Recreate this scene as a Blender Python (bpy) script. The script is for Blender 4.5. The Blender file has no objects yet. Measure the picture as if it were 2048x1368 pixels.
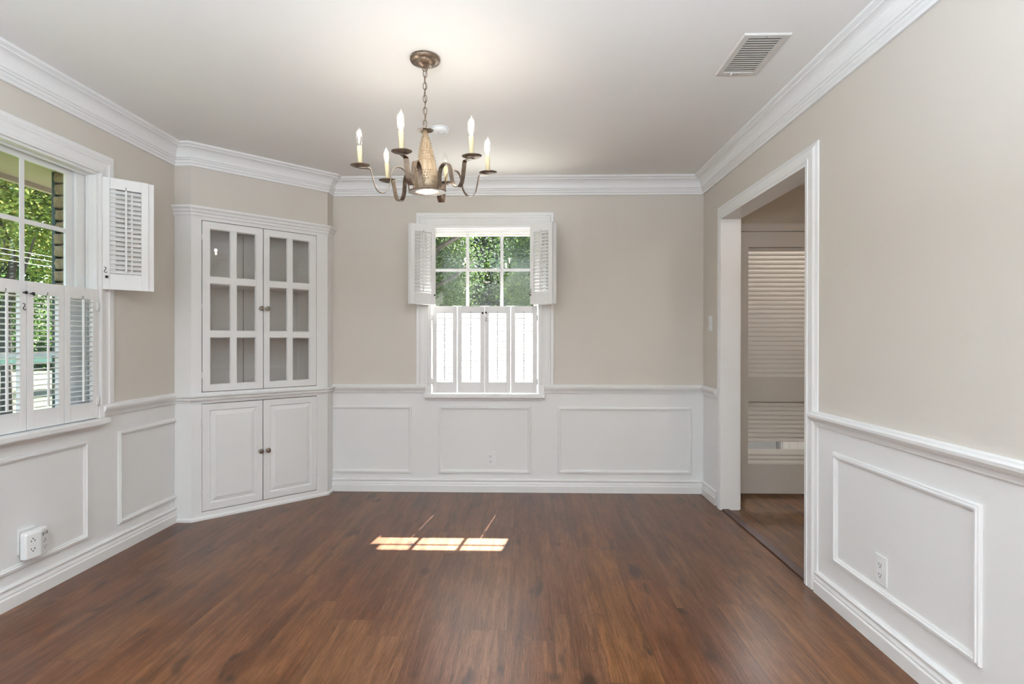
import bpy, bmesh, math, random
from mathutils import Vector, Matrix, Euler
PI = math.pi
R = math.radians
S = bpy.context.scene
COL = S.collection

# ------------------------------------------------------------------ camera
F_PX, CAM_H, YAW, PITCH, ROLL = 1097.9, 1.1824, -0.0238, -0.0030, 0.0009
cy, sy = math.cos(YAW), math.sin(YAW)
cp, sp = math.cos(PITCH), math.sin(PITCH)
cr, sr = math.cos(ROLL), math.sin(ROLL)
right = Vector((cy, -sy, 0)); fwd = Vector((cp*sy, cp*cy, sp)); up = Vector((-sp*sy, -sp*cy, cp))
rgt2 = right*cr + up*sr; up2 = up*cr - right*sr
cam = bpy.data.cameras.new('camera'); camo = bpy.data.objects.new('camera', cam); COL.objects.link(camo)
cam.sensor_width = 36; cam.lens = F_PX/2048*36; cam.clip_start = 0.02; cam.clip_end = 300
m = Matrix.Identity(4)
for i in range(3):
    m[i][0] = rgt2[i]; m[i][1] = up2[i]; m[i][2] = -fwd[i]
m[0][3] = 0; m[1][3] = 0; m[2][3] = CAM_H
camo.matrix_world = m
S.camera = camo

# ------------------------------------------------------------------ view, world, sun, large lights
S.view_settings.view_transform = 'Standard'
S.view_settings.look = 'None'
S.view_settings.gamma = 1
S.view_settings.use_curve_mapping = False
S.view_settings.exposure = 0.49
S.cycles.max_bounces = 10
S.cycles.diffuse_bounces = 5
S.cycles.transparent_max_bounces = 24
S.cycles.sample_clamp_indirect = 6
S.cycles.use_denoising = True
S.cycles.caustics_reflective = False
S.cycles.caustics_refractive = False

W = bpy.data.worlds.new('world'); S.world = W; W.use_nodes = True
wn = W.node_tree.nodes; wl = W.node_tree.links; wn.clear()
sky = wn.new('ShaderNodeTexSky'); sky.sky_type = 'NISHITA'; sky.sun_disc = False
sky.sun_elevation = R(55); sky.sun_rotation = R(-9); sky.air_density = 1.0; sky.dust_density = 1.5
wbg = wn.new('ShaderNodeBackground'); wbg.inputs['Strength'].default_value = 0.65
wo = wn.new('ShaderNodeOutputWorld')
wl.new(sky.outputs[0], wbg.inputs[0]); wl.new(wbg.outputs[0], wo.inputs[0])

sun = bpy.data.lights.new('sun', 'SUN'); sun.energy = 66; sun.angle = R(0.53); sun.color = (1, .965, .92)
so = bpy.data.objects.new('sun', sun); COL.objects.link(so)
so.rotation_euler = Vector((-.105, -.688, -1)).to_track_quat('-Z', 'Y').to_euler()

def area(name, loc, target, sx, sy_, e, col=(1, 1, 1)):
    l = bpy.data.lights.new(name, 'AREA'); l.shape = 'RECTANGLE'; l.size = sx; l.size_y = sy_; l.energy = e; l.color = col
    o = bpy.data.objects.new(name, l); COL.objects.link(o); o.location = loc
    o.rotation_euler = (Vector(target)-Vector(loc)).to_track_quat('-Z', 'Y').to_euler()
    return o
# added fill lamp behind the camera, standing in for daylight through the opening
area('adjoining_room_fill', (-.4, -2.35, 1.3), (-.3, 4, 1.25), 2.9, 2.0, 10, (.9, .96, 1))
# added fill lamp aimed at the ceiling behind the camera, like a bounced flash
area('ceiling_bounce_fill', (-.3, -.9, 1.45), (-.3, -.95, 2.4), 1.6, 1.0, 345, (.70, .845, 1))
# sky portals for the two windows
def portal(name, loc, target, sx, sy_):
    o = area(name, loc, target, sx, sy_, 1); o.data.cycles.is_portal = True
portal('window_portal', (-2.53, 2.43, 1.42), (0, 2.43, 1.42), .9, 1.35)
portal('window_portal', (-.314, 4.52, 1.42), (-.314, 0, 1.42), .9, 1.35)
# added unseen lamp that brightens the utility room behind the louvred door
ul = bpy.data.lights.new('utility_room_fill', 'POINT'); ul.energy = 75; ul.shadow_soft_size = .1
uo = bpy.data.objects.new('utility_room_fill', ul); COL.objects.link(uo); uo.location = (2.2, 5.3, 2.1)

# added lamp to brighten the hall, out of sight through the doorway
hl = bpy.data.lights.new('hall_fill', 'POINT'); hl.energy = 15; hl.shadow_soft_size = .15; hl.color = (1, .93, .84)
ho = bpy.data.objects.new('hall_fill', hl); COL.objects.link(ho); ho.location = (2.5, 1.9, 2.25)

# ------------------------------------------------------------------ room measures
xL, xR, D, H = -2.2746, 1.3784, 4.2788, 2.44
YF = -1.8
WT = .14
P0 = (xL, 3.5086); P1 = (xL+.1113, 3.5086); q = .924*math.sqrt(.5)
P2 = (P1[0]+q, P1[1]+q); P3 = (P2[0], D)

# ------------------------------------------------------------------ materials
class N:
    def __init__(s, name):
        s.m = bpy.data.materials.new(name); s.m.use_nodes = True
        s.t = s.m.node_tree; s.n = s.t.nodes; s.l = s.t.links; s.n.clear()
        s.out = s.n.new('ShaderNodeOutputMaterial')
    def a(s, typ, ins=None, **kw):
        nd = s.n.new(typ)
        for k, v in kw.items(): setattr(nd, k, v)
        for k, v in (ins or {}).items():
            if hasattr(v, 'is_output') or isinstance(v, bpy.types.NodeSocket): s.l.new(v, nd.inputs[k])
            else: nd.inputs[k].default_value = v
        return nd
    def math(s, op, a, b=None, c=None):
        nd = s.n.new('ShaderNodeMath'); nd.operation = op
        for i, v in enumerate((a, b, c)):
            if v is None: continue
            if isinstance(v, bpy.types.NodeSocket): s.l.new(v, nd.inputs[i])
            else: nd.inputs[i].default_value = v
        return nd.outputs[0]
    def ramp(s, fac, stops):
        nd = s.n.new('ShaderNodeValToRGB'); s.l.new(fac, nd.inputs[0])
        e = nd.color_ramp.elements
        while len(e) < len(stops): e.new(.5)
        for el, (p, c) in zip(e, stops): el.position = p; el.color = (*c, 1) if len(c) == 3 else c
        return nd.outputs[0]
    def mix(s, fac, a, b, mode='MIX'):
        nd = s.n.new('ShaderNodeMix'); nd.data_type = 'RGBA'; nd.blend_type = mode
        for k, v in ((0, fac), (6, a), (7, b)):
            if isinstance(v, bpy.types.NodeSocket): s.l.new(v, nd.inputs[k])
            else: nd.inputs[k].default_value = v if k == 0 else ((*v, 1) if len(v) == 3 else v)
        return nd.outputs[2]
    def coord(s, scale=(1, 1, 1), which='Object'):
        tc = s.n.new('ShaderNodeTexCoord'); mp = s.n.new('ShaderNodeMapping'); mp.inputs['Scale'].default_value = scale
        s.l.new(tc.outputs[which], mp.inputs[0]); return mp.outputs[0]
    def noise(s, vec, scale, detail=3, rough=.5, out=0, dist=0):
        nd = s.a('ShaderNodeTexNoise', {'Vector': vec, 'Scale': scale, 'Detail': detail, 'Roughness': rough, 'Distortion': dist})
        return nd.outputs[out]
    def bsdf(s, **kw):
        b = s.n.new('ShaderNodeBsdfPrincipled')
        for k, v in kw.items():
            k = k.replace('_', ' ')
            if isinstance(v, bpy.types.NodeSocket): s.l.new(v, b.inputs[k])
            else: b.inputs[k].default_value = (*v, 1) if isinstance(v, tuple) and len(v) == 3 else v
        s.l.new(b.outputs[0], s.out.inputs[0]); return b
    def bump(s, b, h, strength=.2, dist=.002):
        nd = s.a('ShaderNodeBump', {'Height': h, 'Strength': strength, 'Distance': dist})
        s.l.new(nd.outputs[0], b.inputs['Normal'])

def paint(name, col, rough=.5, bs=350, bst=.06, spec=.3, var=.02):
    k = N(name); v = k.coord()
    c = k.mix(k.noise(v, 1.7, 2), tuple(x*(1-var) for x in col), tuple(min(1, x*(1+var)) for x in col))
    b = k.bsdf(Base_Color=c, Roughness=rough, Specular_IOR_Level=spec)
    k.bump(b, k.noise(v, bs, 2), bst, .0015)
    return k.m

M = {}
M['wall'] = paint('greige_wall_paint', (.605, .555, .495), .55, 260, .22)
M['white'] = paint('white_trim_paint', (.80, .79, .775), .32, 60, .03, .4, .01)
M['ceiling'] = paint('ceiling_paint', (.84, .82, .79), .8, 120, .12, .2)
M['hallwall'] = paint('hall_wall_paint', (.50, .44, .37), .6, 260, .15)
M['doorpaint'] = paint('louvred_door_paint', (.60, .555, .505), .45, 60, .03)
M['cabin'] = paint('cabinet_interior_paint', (.86, .81, .76), .5, 120, .05)
M['plastic'] = paint('white_plastic', (.80, .80, .79), .3, 10, 0, .5, .005)
M['vent'] = paint('vent_enamel', (.62, .59, .55), .45, 40, .03)
M['beige'] = paint('beige_soffit_paint', (.52, .43, .36), .6, 40, .1)
M['greenpaint'] = paint('dark_green_paint', (.018, .045, .032), .4, 60, .05)
M['teal'] = paint('teal_paint', (.03, .085, .065), .5, 60, .05)
M['fencewhite'] = paint('white_vinyl', (.80, .80, .80), .4, 20, .02)
M['housewhite'] = paint('white_siding', (.72, .72, .72), .6, 20, .02)
M['roof'] = paint('dark_roof', (.035, .036, .033), .8, 30, .3)
M['greypaint'] = paint('pale_grey_wall_paint', (.45, .46, .47), .6, 40, .1)
M['concrete'] = paint('pale_concrete', (.55, .54, .51), .8, 30, .2, .2, .08)

def simple(name, col, rough=.4, metal=0, spec=.5):
    k = N(name); v = k.coord()
    c = k.mix(k.noise(v, 40, 2), tuple(x*.9 for x in col), tuple(min(1, x*1.1) for x in col))
    k.bsdf(Base_Color=c, Roughness=rough, Metallic=metal, Specular_IOR_Level=spec); return k.m
M['dark'] = simple('dark_slot', (.012, .011, .010), .6)
M['duct'] = simple('grey_duct', (.10, .095, .085), .7)
M['blackmetal'] = simple('dark_iron', (.03, .028, .026), .35, .8)
M['steel'] = simple('steel', (.5, .49, .47), .3, 1)
M['wire'] = simple('pale_cable', (.16, .16, .16), .5)

def metal_patina(name, c1, c2, rough, metal, scale=60):
    k = N(name); v = k.coord()
    f = k.noise(v, scale, 4, .6)
    c = k.ramp(f, [(.3, c1), (.7, c2)])
    b = k.bsdf(Base_Color=c, Roughness=rough, Metallic=metal)
    k.bump(b, k.noise(v, 300, 2), .15, .001); return k.m
M['bronze'] = metal_patina('aged_bronze', (.13, .095, .07), (.27, .20, .145), .36, .8)
M['bronzeknob'] = metal_patina('bronze_knob_metal', (.14, .115, .09), (.30, .26, .21), .3, .9)
M['brass'] = metal_patina('tan_brass', (.27, .195, .125), (.38, .28, .18), .45, .35)
M['candle'] = simple('ivory_candle_sleeve', (.74, .62, .38), .45)

def emis(name, col, st):
    k = N(name); e = k.a('ShaderNodeEmission', {'Color': (*col, 1), 'Strength': st}); k.l.new(e.outputs[0], k.out.inputs[0]); return k.m
M['filament'] = emis('glowing_filament', (1, .86, .62), 26)
M['filament_dim'] = emis('dimmer_filament', (1, .86, .62), 5)
M['lens'] = emis('glowing_lens', (1, .95, .85), 14)

def glass(name, tint=(1, 1, 1), ior=1.45, rough=0.0):
    k = N(name)
    tr = k.a('ShaderNodeBsdfTransparent', {'Color': (*tint, 1)})
    gl = k.a('ShaderNodeBsdfGlossy', {'Color': (1, 1, 1, 1), 'Roughness': rough})
    # thin-pane reflectance (Schlick), the same on entry and exit
    geo = k.a('ShaderNodeNewGeometry')
    dt = k.a('ShaderNodeVectorMath', {0: geo.outputs['Normal'], 1: geo.outputs['Incoming']}, operation='DOT_PRODUCT').outputs['Value']
    f0 = ((ior-1)/(ior+1))**2
    fr = k.math('ADD', f0, k.math('MULTIPLY', 1-f0, k.math('POWER', k.math('SUBTRACT', 1, k.math('ABSOLUTE', dt)), 5)))
    mx = k.a('ShaderNodeMixShader', {0: fr, 1: tr.outputs[0], 2: gl.outputs[0]})
    k.l.new(mx.outputs[0], k.out.inputs[0]); return k.m
M['glass'] = glass('window_glass', (.97, .985, .975), 1.34)
M['cabglass'] = glass('cabinet_glass', (.93, .93, .93), 1.55)
def bulb_glass():
    m_ = glass('bulb_glass', (.98, .98, .98), 1.6); t_ = m_.node_tree; o_ = t_.nodes['Material Output']; old = o_.inputs[0].links[0].from_socket
    tl = t_.nodes.new('ShaderNodeBsdfTranslucent'); tl.inputs[0].default_value = (.9, .9, .88, 1)
    mx = t_.nodes.new('ShaderNodeMixShader'); mx.inputs[0].default_value = .02
    t_.links.new(old, mx.inputs[1]); t_.links.new(tl.outputs[0], mx.inputs[2]); t_.links.new(mx.outputs[0], o_.inputs[0]); return m_
M['bulbglass'] = bulb_glass()

def wood_floor(name, W_, x0, LEN, dark, mid, lite, swap=False, rough=.25, seam=.0022, tone=.55):
    k = N(name); tc = k.n.new('ShaderNodeTexCoord'); sep = k.a('ShaderNodeSeparateXYZ', {0: tc.outputs['Object']})
    X, Y = sep.outputs[0], sep.outputs[1]
    u = k.math('DIVIDE', k.math('SUBTRACT', X, x0), W_)
    pi_ = k.math('FLOOR', u); fu = k.math('FRACT', u)
    r1 = k.a('ShaderNodeTexWhiteNoise', {'W': pi_}, noise_dimensions='1D').outputs[0]
    vy = k.math('ADD', k.math('DIVIDE', Y, LEN), k.math('MULTIPLY', r1, 7.31))
    pj = k.math('FLOOR', vy); fv = k.math('FRACT', vy)
    pid = k.math('ADD', k.math('MULTIPLY', pi_, 17.13), k.math('MULTIPLY', pj, 5.71))
    wnz = k.a('ShaderNodeTexWhiteNoise', {'W': pid}, noise_dimensions='1D')
    r2 = wnz.outputs[0]
    off = k.a('ShaderNodeVectorMath', {0: wnz.outputs[1]}, operation='SCALE'); off.inputs['Scale'].default_value = 37
    base = k.a('ShaderNodeVectorMath', {0: tc.outputs['Object'], 1: off.outputs[0]}, operation='ADD').outputs[0]
    def sc(v3):
        mp = k.n.new('ShaderNodeMapping'); mp.inputs['Scale'].default_value = v3; k.l.new(base, mp.inputs[0]); return mp.outputs[0]
    cloud = k.noise(sc((5, 1.6, 5)), 1.6, 4, .55, 0, .6)
    grain = k.noise(sc((150, 7, 20)), 1, 5, .65, 0, .4)
    rings = k.noise(sc((22, 1.8, 5)), 1.5, 3, .5, 0, 1.6)
    ringw = k.math('ABSOLUTE', k.math('SINE', k.math('MULTIPLY', rings, 46)))
    pores = k.ramp(k.noise(sc((380, 9, 20)), 1, 3, .6), [(.48, (1, 1, 1)), (.66, (.52, .50, .48))])
    knot = k.noise(sc((9, 3.2, 9)), 1.15, 2, .5, 0, .3)
    knotm = k.ramp(knot, [(.645, (0, 0, 0)), (.735, (1, 1, 1))])
    streak = k.noise(sc((30, 1.3, 8)), 1, 4, .6, 0, .5)
    f = k.math('ADD', k.math('ADD', k.math('MULTIPLY', cloud, .30), k.math('MULTIPLY', streak, .38)), k.math('MULTIPLY', grain, .27))
    f = k.math('ADD', f, k.math('MULTIPLY', ringw, .07))
    f = k.math('ADD', f, k.math('MULTIPLY', k.math('SUBTRACT', r2, .5), .035))
    c = k.ramp(f, [(.39, dark), (.5, mid), (.64, lite)])
    hue = k.a('ShaderNodeHueSaturation', {'Hue': k.math('ADD', .496, k.math('MULTIPLY', r2, .008)), 'Saturation': k.math('ADD', 1.02, k.math('MULTIPLY', r1, .10)), 'Value': k.math('ADD', .95, k.math('MULTIPLY', r2, .10)), 'Color': c}).outputs[0]
    hue = k.mix(1.0, hue, pores, 'MULTIPLY')
    c = k.mix(k.math('MULTIPLY', knotm, .85), hue, tuple(x*.45 for x in dark))
    du = k.math('MULTIPLY', k.math('MINIMUM', fu, k.math('SUBTRACT', 1, fu)), W_)
    dv = k.math('MULTIPLY', k.math('MINIMUM', fv, k.math('SUBTRACT', 1, fv)), LEN)
    dm = k.math('MINIMUM', du, dv)
    sm = k.math('LESS_THAN', dm, seam*.5)
    c = k.mix(k.math('MULTIPLY', sm, tone), c, tuple(x*.3 for x in dark))
    rr = k.math('ADD', rough, k.math('MULTIPLY', grain, .12))
    b = k.bsdf(Base_Color=c, Roughness=rr, Specular_IOR_Level=.28)
    hgt = k.math('SUBTRACT', k.math('MULTIPLY', grain, .5), k.math('MULTIPLY', sm, 1.5))
    k.bump(b, hgt, .25, .0012)
    return k.m
M['floor'] = wood_floor('brown_laminate', .1862, -.073, 1.24, (.044, .0178, .0082), (.096, .0395, .0185), (.172, .079, .039))
M['hallfloor'] = wood_floor('hall_plank_wood', .125, 1.52, .62, (.045, .018, .006), (.105, .045, .016), (.17, .08, .032), False, .42, .005, .9)
M['threshold'] = simple('dark_wood_strip', (.05, .019, .011), .5)

def brick_mat():
    k = N('tan_rough_brick'); v = k.coord()
    c = k.ramp(k.noise(v, 14, 4, .6), [(.3, (.16, .105, .06)), (.5, (.30, .215, .13)), (.7, (.40, .31, .20))])
    b = k.bsdf(Base_Color=c, Roughness=.9); k.bump(b, k.noise(v, 90, 4, .6), .6, .006); return k.m
M['brick'] = brick_mat()
def leaf_mat(name, c1, c2, c3, scale=1.2):
    k = N(name); v = k.coord()
    f = k.math('ADD', k.math('MULTIPLY', k.noise(v, scale, 3), .5), k.math('MULTIPLY', k.noise(v, 17, 2), .5))
    c = k.ramp(f, [(.36, c1), (.5, c2), (.64, c3)])
    d = k.a('ShaderNodeBsdfDiffuse', {'Color': c}); t = k.a('ShaderNodeBsdfTranslucent', {'Color': c})
    g = k.a('ShaderNodeBsdfGlossy', {'Color': (.5, .5, .5, 1), 'Roughness': .45})
    mx = k.a('ShaderNodeMixShader', {0: .45, 1: d.outputs[0], 2: t.outputs[0]})
    m2 = k.a('ShaderNodeMixShader', {0: .04, 1: mx.outputs[0], 2: g.outputs[0]})
    k.l.new(m2.outputs[0], k.out.inputs[0]); return k.m
M['leaf_light'] = leaf_mat('autumn_green_leaves', (.085, .16, .030), (.25, .32, .075), (.60, .46, .14))
M['leaf_mid'] = leaf_mat('mid_green_leaves', (.024, .062, .014), (.062, .120, .028), (.15, .20, .055))
M['leaf_dark'] = leaf_mat('dark_green_leaves', (.012, .028, .006), (.027, .054, .012), (.085, .125, .022))
M['bark'] = simple('grey_brown_bark', (.035, .026, .021), .9)
def grass_mat():
    k = N('lawn_grass'); v = k.coord()
    c = k.ramp(k.noise(v, 6, 5, .7), [(.3, (.012, .022, .002)), (.55, (.026, .038, .003)), (.75, (.050, .052, .007))])
    b = k.bsdf(Base_Color=c, Roughness=.9); k.bump(b, k.noise(v, 60, 3), .8, .03); return k.m
M['grass'] = grass_mat()

# ------------------------------------------------------------------ mesh helpers
class MB:
    def __init__(s): s.v = []; s.f = []; s.mi = []; s.sm = []
    def add(s, vs, fs, mi=0, smooth=False, mat=None):
        b = len(s.v)
        s.v += [tuple(mat @ Vector(p)) if mat else tuple(p) for p in vs]
        for f in fs: s.f.append([i+b for i in f]); s.mi.append(mi); s.sm.append(smooth)
        return s
    def box(s, lo, hi, mi=0, fn=None, mat=None, bev=0):
        (x0, y0, z0), (x1, y1, z1) = lo, hi
        if bev > 0:
            bev = min(bev, abs(x1-x0)*.45, abs(y1-y0)*.45, abs(z1-z0)*.45)
            bm = bmesh.new(); bmesh.ops.create_cube(bm, size=1)
            for v in bm.verts: v.co = Vector(((x0+x1)/2+v.co.x*(x1-x0), (y0+y1)/2+v.co.y*(y1-y0), (z0+z1)/2+v.co.z*(z1-z0)))
            bmesh.ops.bevel(bm, geom=bm.edges[:], offset=bev, segments=2, affect='EDGES', profile=.6)
            vs = [tuple(v.co) for v in bm.verts]; bm.verts.index_update(); fs = [[v.index for v in f.verts] for f in bm.faces]; bm.free()
        else:
            vs = [(x0, y0, z0), (x1, y0, z0), (x1, y1, z0), (x0, y1, z0), (x0, y0, z1), (x1, y0, z1), (x1, y1, z1), (x0, y1, z1)]
            fs = [(0, 3, 2, 1), (4, 5, 6, 7), (0, 1, 5, 4), (1, 2, 6, 5), (2, 3, 7, 6), (3, 0, 4, 7)]
        if fn: vs = [fn(*p) for p in vs]
        return s.add(vs, fs, mi, False, mat)
    def lathe(s, prof, c=(0, 0, 0), n=24, mi=0, mat=None, smooth=True, axis='z'):
        vs = []; fs = []; k = len(prof)
        for i in range(n):
            a = 2*PI*i/n
            for r, z in prof: vs.append((c[0]+r*math.cos(a), c[1]+r*math.sin(a), c[2]+z))
        for i in range(n):
            j = (i+1) % n
            for t in range(k-1): fs.append((i*k+t, j*k+t, j*k+t+1, i*k+t+1))
        if prof[0][0] > 1e-6: fs.append([i*k for i in range(n)][::-1])
        if prof[-1][0] > 1e-6: fs.append([i*k+k-1 for i in range(n)])
        return s.add(vs, fs, mi, smooth, mat)
    def tube(s, pts, r, n=8, mi=0, closed=False, mat=None, caps=True):
        pts = [Vector(p) for p in pts]; L = len(pts); vs = []; fs = []
        rs = r if isinstance(r, (list, tuple)) else [r]*L
        prev = None
        for i, p in enumerate(pts):
            t = (pts[(i+1) % L]-pts[i-1]) if closed else (pts[min(i+1, L-1)]-pts[max(i-1, 0)])
            t.normalize()
            if prev is None:
                ref = Vector((0, 0, 1)) if abs(t.z) < .9 else Vector((1, 0, 0)); a = t.cross(ref).normalized()
            else:
                a = (prev - t*prev.dot(t)).normalized()
            prev = a; b = t.cross(a)
            for j in range(n):
                an = 2*PI*j/n; vs.append(tuple(p+(a*math.cos(an)+b*math.sin(an))*rs[i]))
        for i in range(L if closed else L-1):
            i2 = (i+1) % L
            for j in range(n):
                j2 = (j+1) % n; fs.append((i*n+j, i*n+j2, i2*n+j2, i2*n+j))
        if not closed and caps: fs.append(list(range(n))[::-1]); fs.append([(L-1)*n+j for j in range(n)])
        return s.add(vs, fs, mi, True, mat)
    def sweep(s, path, prof, fn, closed=False, segs=None, mi=0, ends=True):
        """path: 2D points, profile (off, h) measured to the right-hand side of travel; fn(a, b, h)->xyz"""
        n = len(path); nor = []
        cnt = n if closed else n-1
        for i in range(cnt):
            a, b = path[i], path[(i+1) % n]; dx, dy = b[0]-a[0], b[1]-a[1]; l = math.hypot(dx, dy); nor.append((dy/l, -dx/l))
        def mit(i):
            if closed: n1, n2 = nor[i-1], nor[i]
            elif i == 0: return nor[0]
            elif i == n-1: return nor[-1]
            else: n1, n2 = nor[i-1], nor[i]
            d = 1+n1[0]*n2[0]+n1[1]*n2[1]
            return ((n1[0]+n2[0])/d, (n1[1]+n2[1])/d)
        k = len(prof)
        for i in (range(cnt) if segs is None else segs):
            vs = []
            for e in (i, (i+1) % n):
                mx, my = mit(e); px, py = path[e]
                for off, h in prof: vs.append(fn(px+mx*off, py+my*off, h))
            fs = [(t, t+1, k+t+1, k+t) for t in range(k-1)]
            if ends: fs += [list(range(k)), list(range(k, 2*k))[::-1]]
            if ends: fs.append((k-1, 0, k, 2*k-1))
            s.add(vs, fs, mi)
        return s
    def build(s, name, mats, parent=None, recalc=True, autosmooth=None):
        me = bpy.data.meshes.new(name)
        o = ORG.get(parent.name, Vector((0, 0, 0))) if parent else Vector((0, 0, 0))
        me.from_pydata([tuple(Vector(v)-o) for v in s.v], [], s.f)
        if not isinstance(mats, (list, tuple)): mats = [mats]
        for x in mats: me.materials.append(x)
        me.polygons.foreach_set('material_index', s.mi); me.polygons.foreach_set('use_smooth', s.sm)
        if recalc:
            bm = bmesh.new(); bm.from_mesh(me); bmesh.ops.recalc_face_normals(bm, faces=bm.faces[:]); bm.to_mesh(me); bm.free()
        me.update()
        ob = bpy.data.objects.new(name, me); COL.objects.link(ob)
        if parent: ob.parent = parent
        ORG[ob.name] = o
        return ob
ORG = {}
def thing(name, loc, label=None, cat=None, group=None, kind=None):
    o = bpy.data.objects.new(name, None); COL.objects.link(o); o.location = loc; o.empty_display_size = .05
    ORG[o.name] = Vector(loc); return tag(o, label, cat, group, kind)
def tag(o, label=None, cat=None, group=None, kind=None):
    if label: o['label'] = label
    if cat: o['category'] = cat
    if group: o['group'] = group
    if kind: o['kind'] = kind
    return o
def struct(o, label, cat): return tag(o, label, cat, None, 'structure')

fL = lambda u, z, o: (xL+o, u, z)
fB = lambda u, z, o: (u, D-o, z)
fR = lambda u, z, o: (xR-o, u, z)
fH = lambda x, y, h: (x, y, h)          # horizontal mouldings

# ------------------------------------------------------------------ floor, ceiling, walls
fl = MB().box((xL-.02, YF-.8, -.06), (xR+.10, D+.02, 0)).build('floor', M['floor'])
struct(fl, 'dark brown wood-look plank floor of the dining room', 'floor')
ce = MB().box((xL-.02, YF-.8, H), (xR+.10, D+.02, H+.08)).build('ceiling', M['ceiling'])
struct(ce, 'smooth off-white ceiling over the dining room', 'ceiling')

ZR = .80   # paint break behind the chair rail
LW = (1.985, 2.865); BW = (-.744, .116); WZ = (.765, 2.07)      # window openings
def wall_boxes(mb, u0, u1, holes, put):
    """boxes around rectangular holes; lower part white (1), upper part paint (0)"""
    us = sorted({u0, u1, *[h[0] for h in holes], *[h[1] for h in holes]})
    for a, b in zip(us, us[1:]):
        spans = [(0, H)]
        for h in holes:
            if a >= h[0]-1e-6 and b <= h[1]+1e-6:
                spans = [(0, h[2]), (h[3], H)]
        for z0, z1 in spans:
            if z1-z0 < 1e-4: continue
            if z0 < ZR: put(a, b, z0, min(z1, ZR), 1)
            if z1 > ZR: put(a, b, max(z0, ZR), z1, 0)
mb = MB()
wall_boxes(mb, YF, D+WT, [(LW[0], LW[1], WZ[0], WZ[1])], lambda a, b, z0, z1, mi: mb.box((xL-WT, a, z0), (xL, b, z1), mi))
struct(mb.build('wall_left', [M['wall'], M['white']]), 'greige wall over white wainscot, with the shuttered side window', 'wall')
mb = MB()
wall_boxes(mb, xL, xR+.11, [(BW[0], BW[1], WZ[0], WZ[1])], lambda a, b, z0, z1, mi: mb.box((a, D, z0), (b, D+WT, z1), mi))
struct(mb.build('wall_back', [M['wall'], M['white']]), 'greige end wall over white wainscot, facing the camera', 'wall')
DY0, DY1, DZ = 2.69, 3.875, 2.045
mb = MB()
wall_boxes(mb, YF, D, [(DY0, DY1, 0, DZ)], lambda a, b, z0, z1, mi: mb.box((xR, a, z0), (xR+.11, b, z1), mi))
struct(mb.build('wall_right', [M['wall'], M['white']]), 'greige wall with white wainscot beside the cased doorway', 'wall')
# wall behind the camera with a wide opening to the adjoining room
mb = MB()
for a, b, z0, z1 in ((xL-.14, -2.0, 0, H), (1.2, xR+.11, 0, H), (-2.0, 1.2, 2.2, H)): mb.box((a, YF-.12, z0), (b, YF, z1))
struct(mb.build('wall_front', M['wall']), 'greige wall behind the camera with a wide opening', 'wall')
mb = MB()
for lo_, hi_ in (((xL-.14, -2.72, 0), (xR+.11, -2.6, H)), ((xL-.24, -2.72, 0), (xL-.14, YF-.12, H)), ((xR+.11, -2.72, 0), (xR+.21, YF-.12, H))): mb.box(lo_, hi_)
struct(mb.build('wall_adjoining', M['wall']), 'greige walls of the adjoining room behind the camera', 'wall')
# short wall above the corner cabinet, flush with its face
mb = MB()
poly = [P0, P1, P2, P3, (xL, D)]
vs = [(x, y, 1.985) for x, y in poly]+[(x, y, H) for x, y in poly]
mb.add(vs, [(0, 1, 2, 3, 4), (9, 8, 7, 6, 5)]+[(i, (i+1) % 5, 5+(i+1) % 5, 5+i) for i in range(5)])
struct(mb.build('wall_corner', M['wall']), 'slanted greige wall piece above the corner cabinet', 'wall')

# ------------------------------------------------------------------ mouldings
def arc(cx, cz, r, a0, a1, n):
    return [(cx+r*math.cos(R(a0+(a1-a0)*i/n)), cz+r*math.sin(R(a0+(a1-a0)*i/n))) for i in range(n+1)]
CROWN = [(0, H-.131), (.013, H-.131), (.013, H-.116), (.019, H-.110), (.019, H-.098), (.026, H-.094), (.026, H-.086), (.033, H-.082)] + \
        [(.033+.046*(1-math.cos(t)), H-.082+.056*math.sin(t)) for t in [PI/2*i/7 for i in range(1, 8)]] + \
        [(.079, H-.020), (.088, H-.016), (.097, H-.012), (.097, H)]
CROWN.append((0, H))
room = [(xL, YF), P0, P1, P2, P3, (xR, D), (xR, YF)]
for segs, lab in (([0], 'white crown moulding along the top of the window side wall'),
                  ([1, 2, 3], 'white crown moulding above the corner cabinet'),
                  ([4], 'white crown moulding along the top of the end wall'),
                  ([5], 'white crown moulding along the top of the doorway wall')):
    struct(MB().sweep(room, CROWN, fH, segs=segs).build('trim_1', M['white']), lab, 'crown moulding')
BASE = [(0, 0), (.020, 0), (.020, .050), (.018, .054), (.015, .056), (.015, .066), (.012, .073), (.010, .080), (.012, .083), (.016, .086), (.017, .093), (.012, .099), (0, .101)]
struct(MB().sweep([(xL, YF), (xL, P0[1])], BASE, fH).build('baseboard_left', M['white']), 'white stepped baseboard under the side window', 'baseboard')
mb = MB().sweep([(P3[0], D), (xR, D), (xR, 3.96)], BASE, fH)
struct(mb.build('baseboard_back', M['white']), 'white stepped baseboard along the end wall', 'baseboard')
struct(MB().sweep([(xR, 2.615), (xR, YF)], BASE, fH).build('baseboard_right', M['white']), 'white stepped baseboard on the doorway wall, near the camera', 'baseboard')
def rail(dz=0):
    return [(o, z+dz) for o, z in [(0, .772), (.010, .772), (.012, .780), (.016, .790), (.024, .800), (.030, .811), (.031, .822), (.024, .826), (.018, .828), (.018, .834), (.010, .838), (0, .838)]]
struct(MB().sweep([(xL, 2.89), (xL, P0[1])], rail(), fH).build('trim_2', M['white']), 'white chair rail between the side window and the corner cabinet', 'chair rail')
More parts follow.
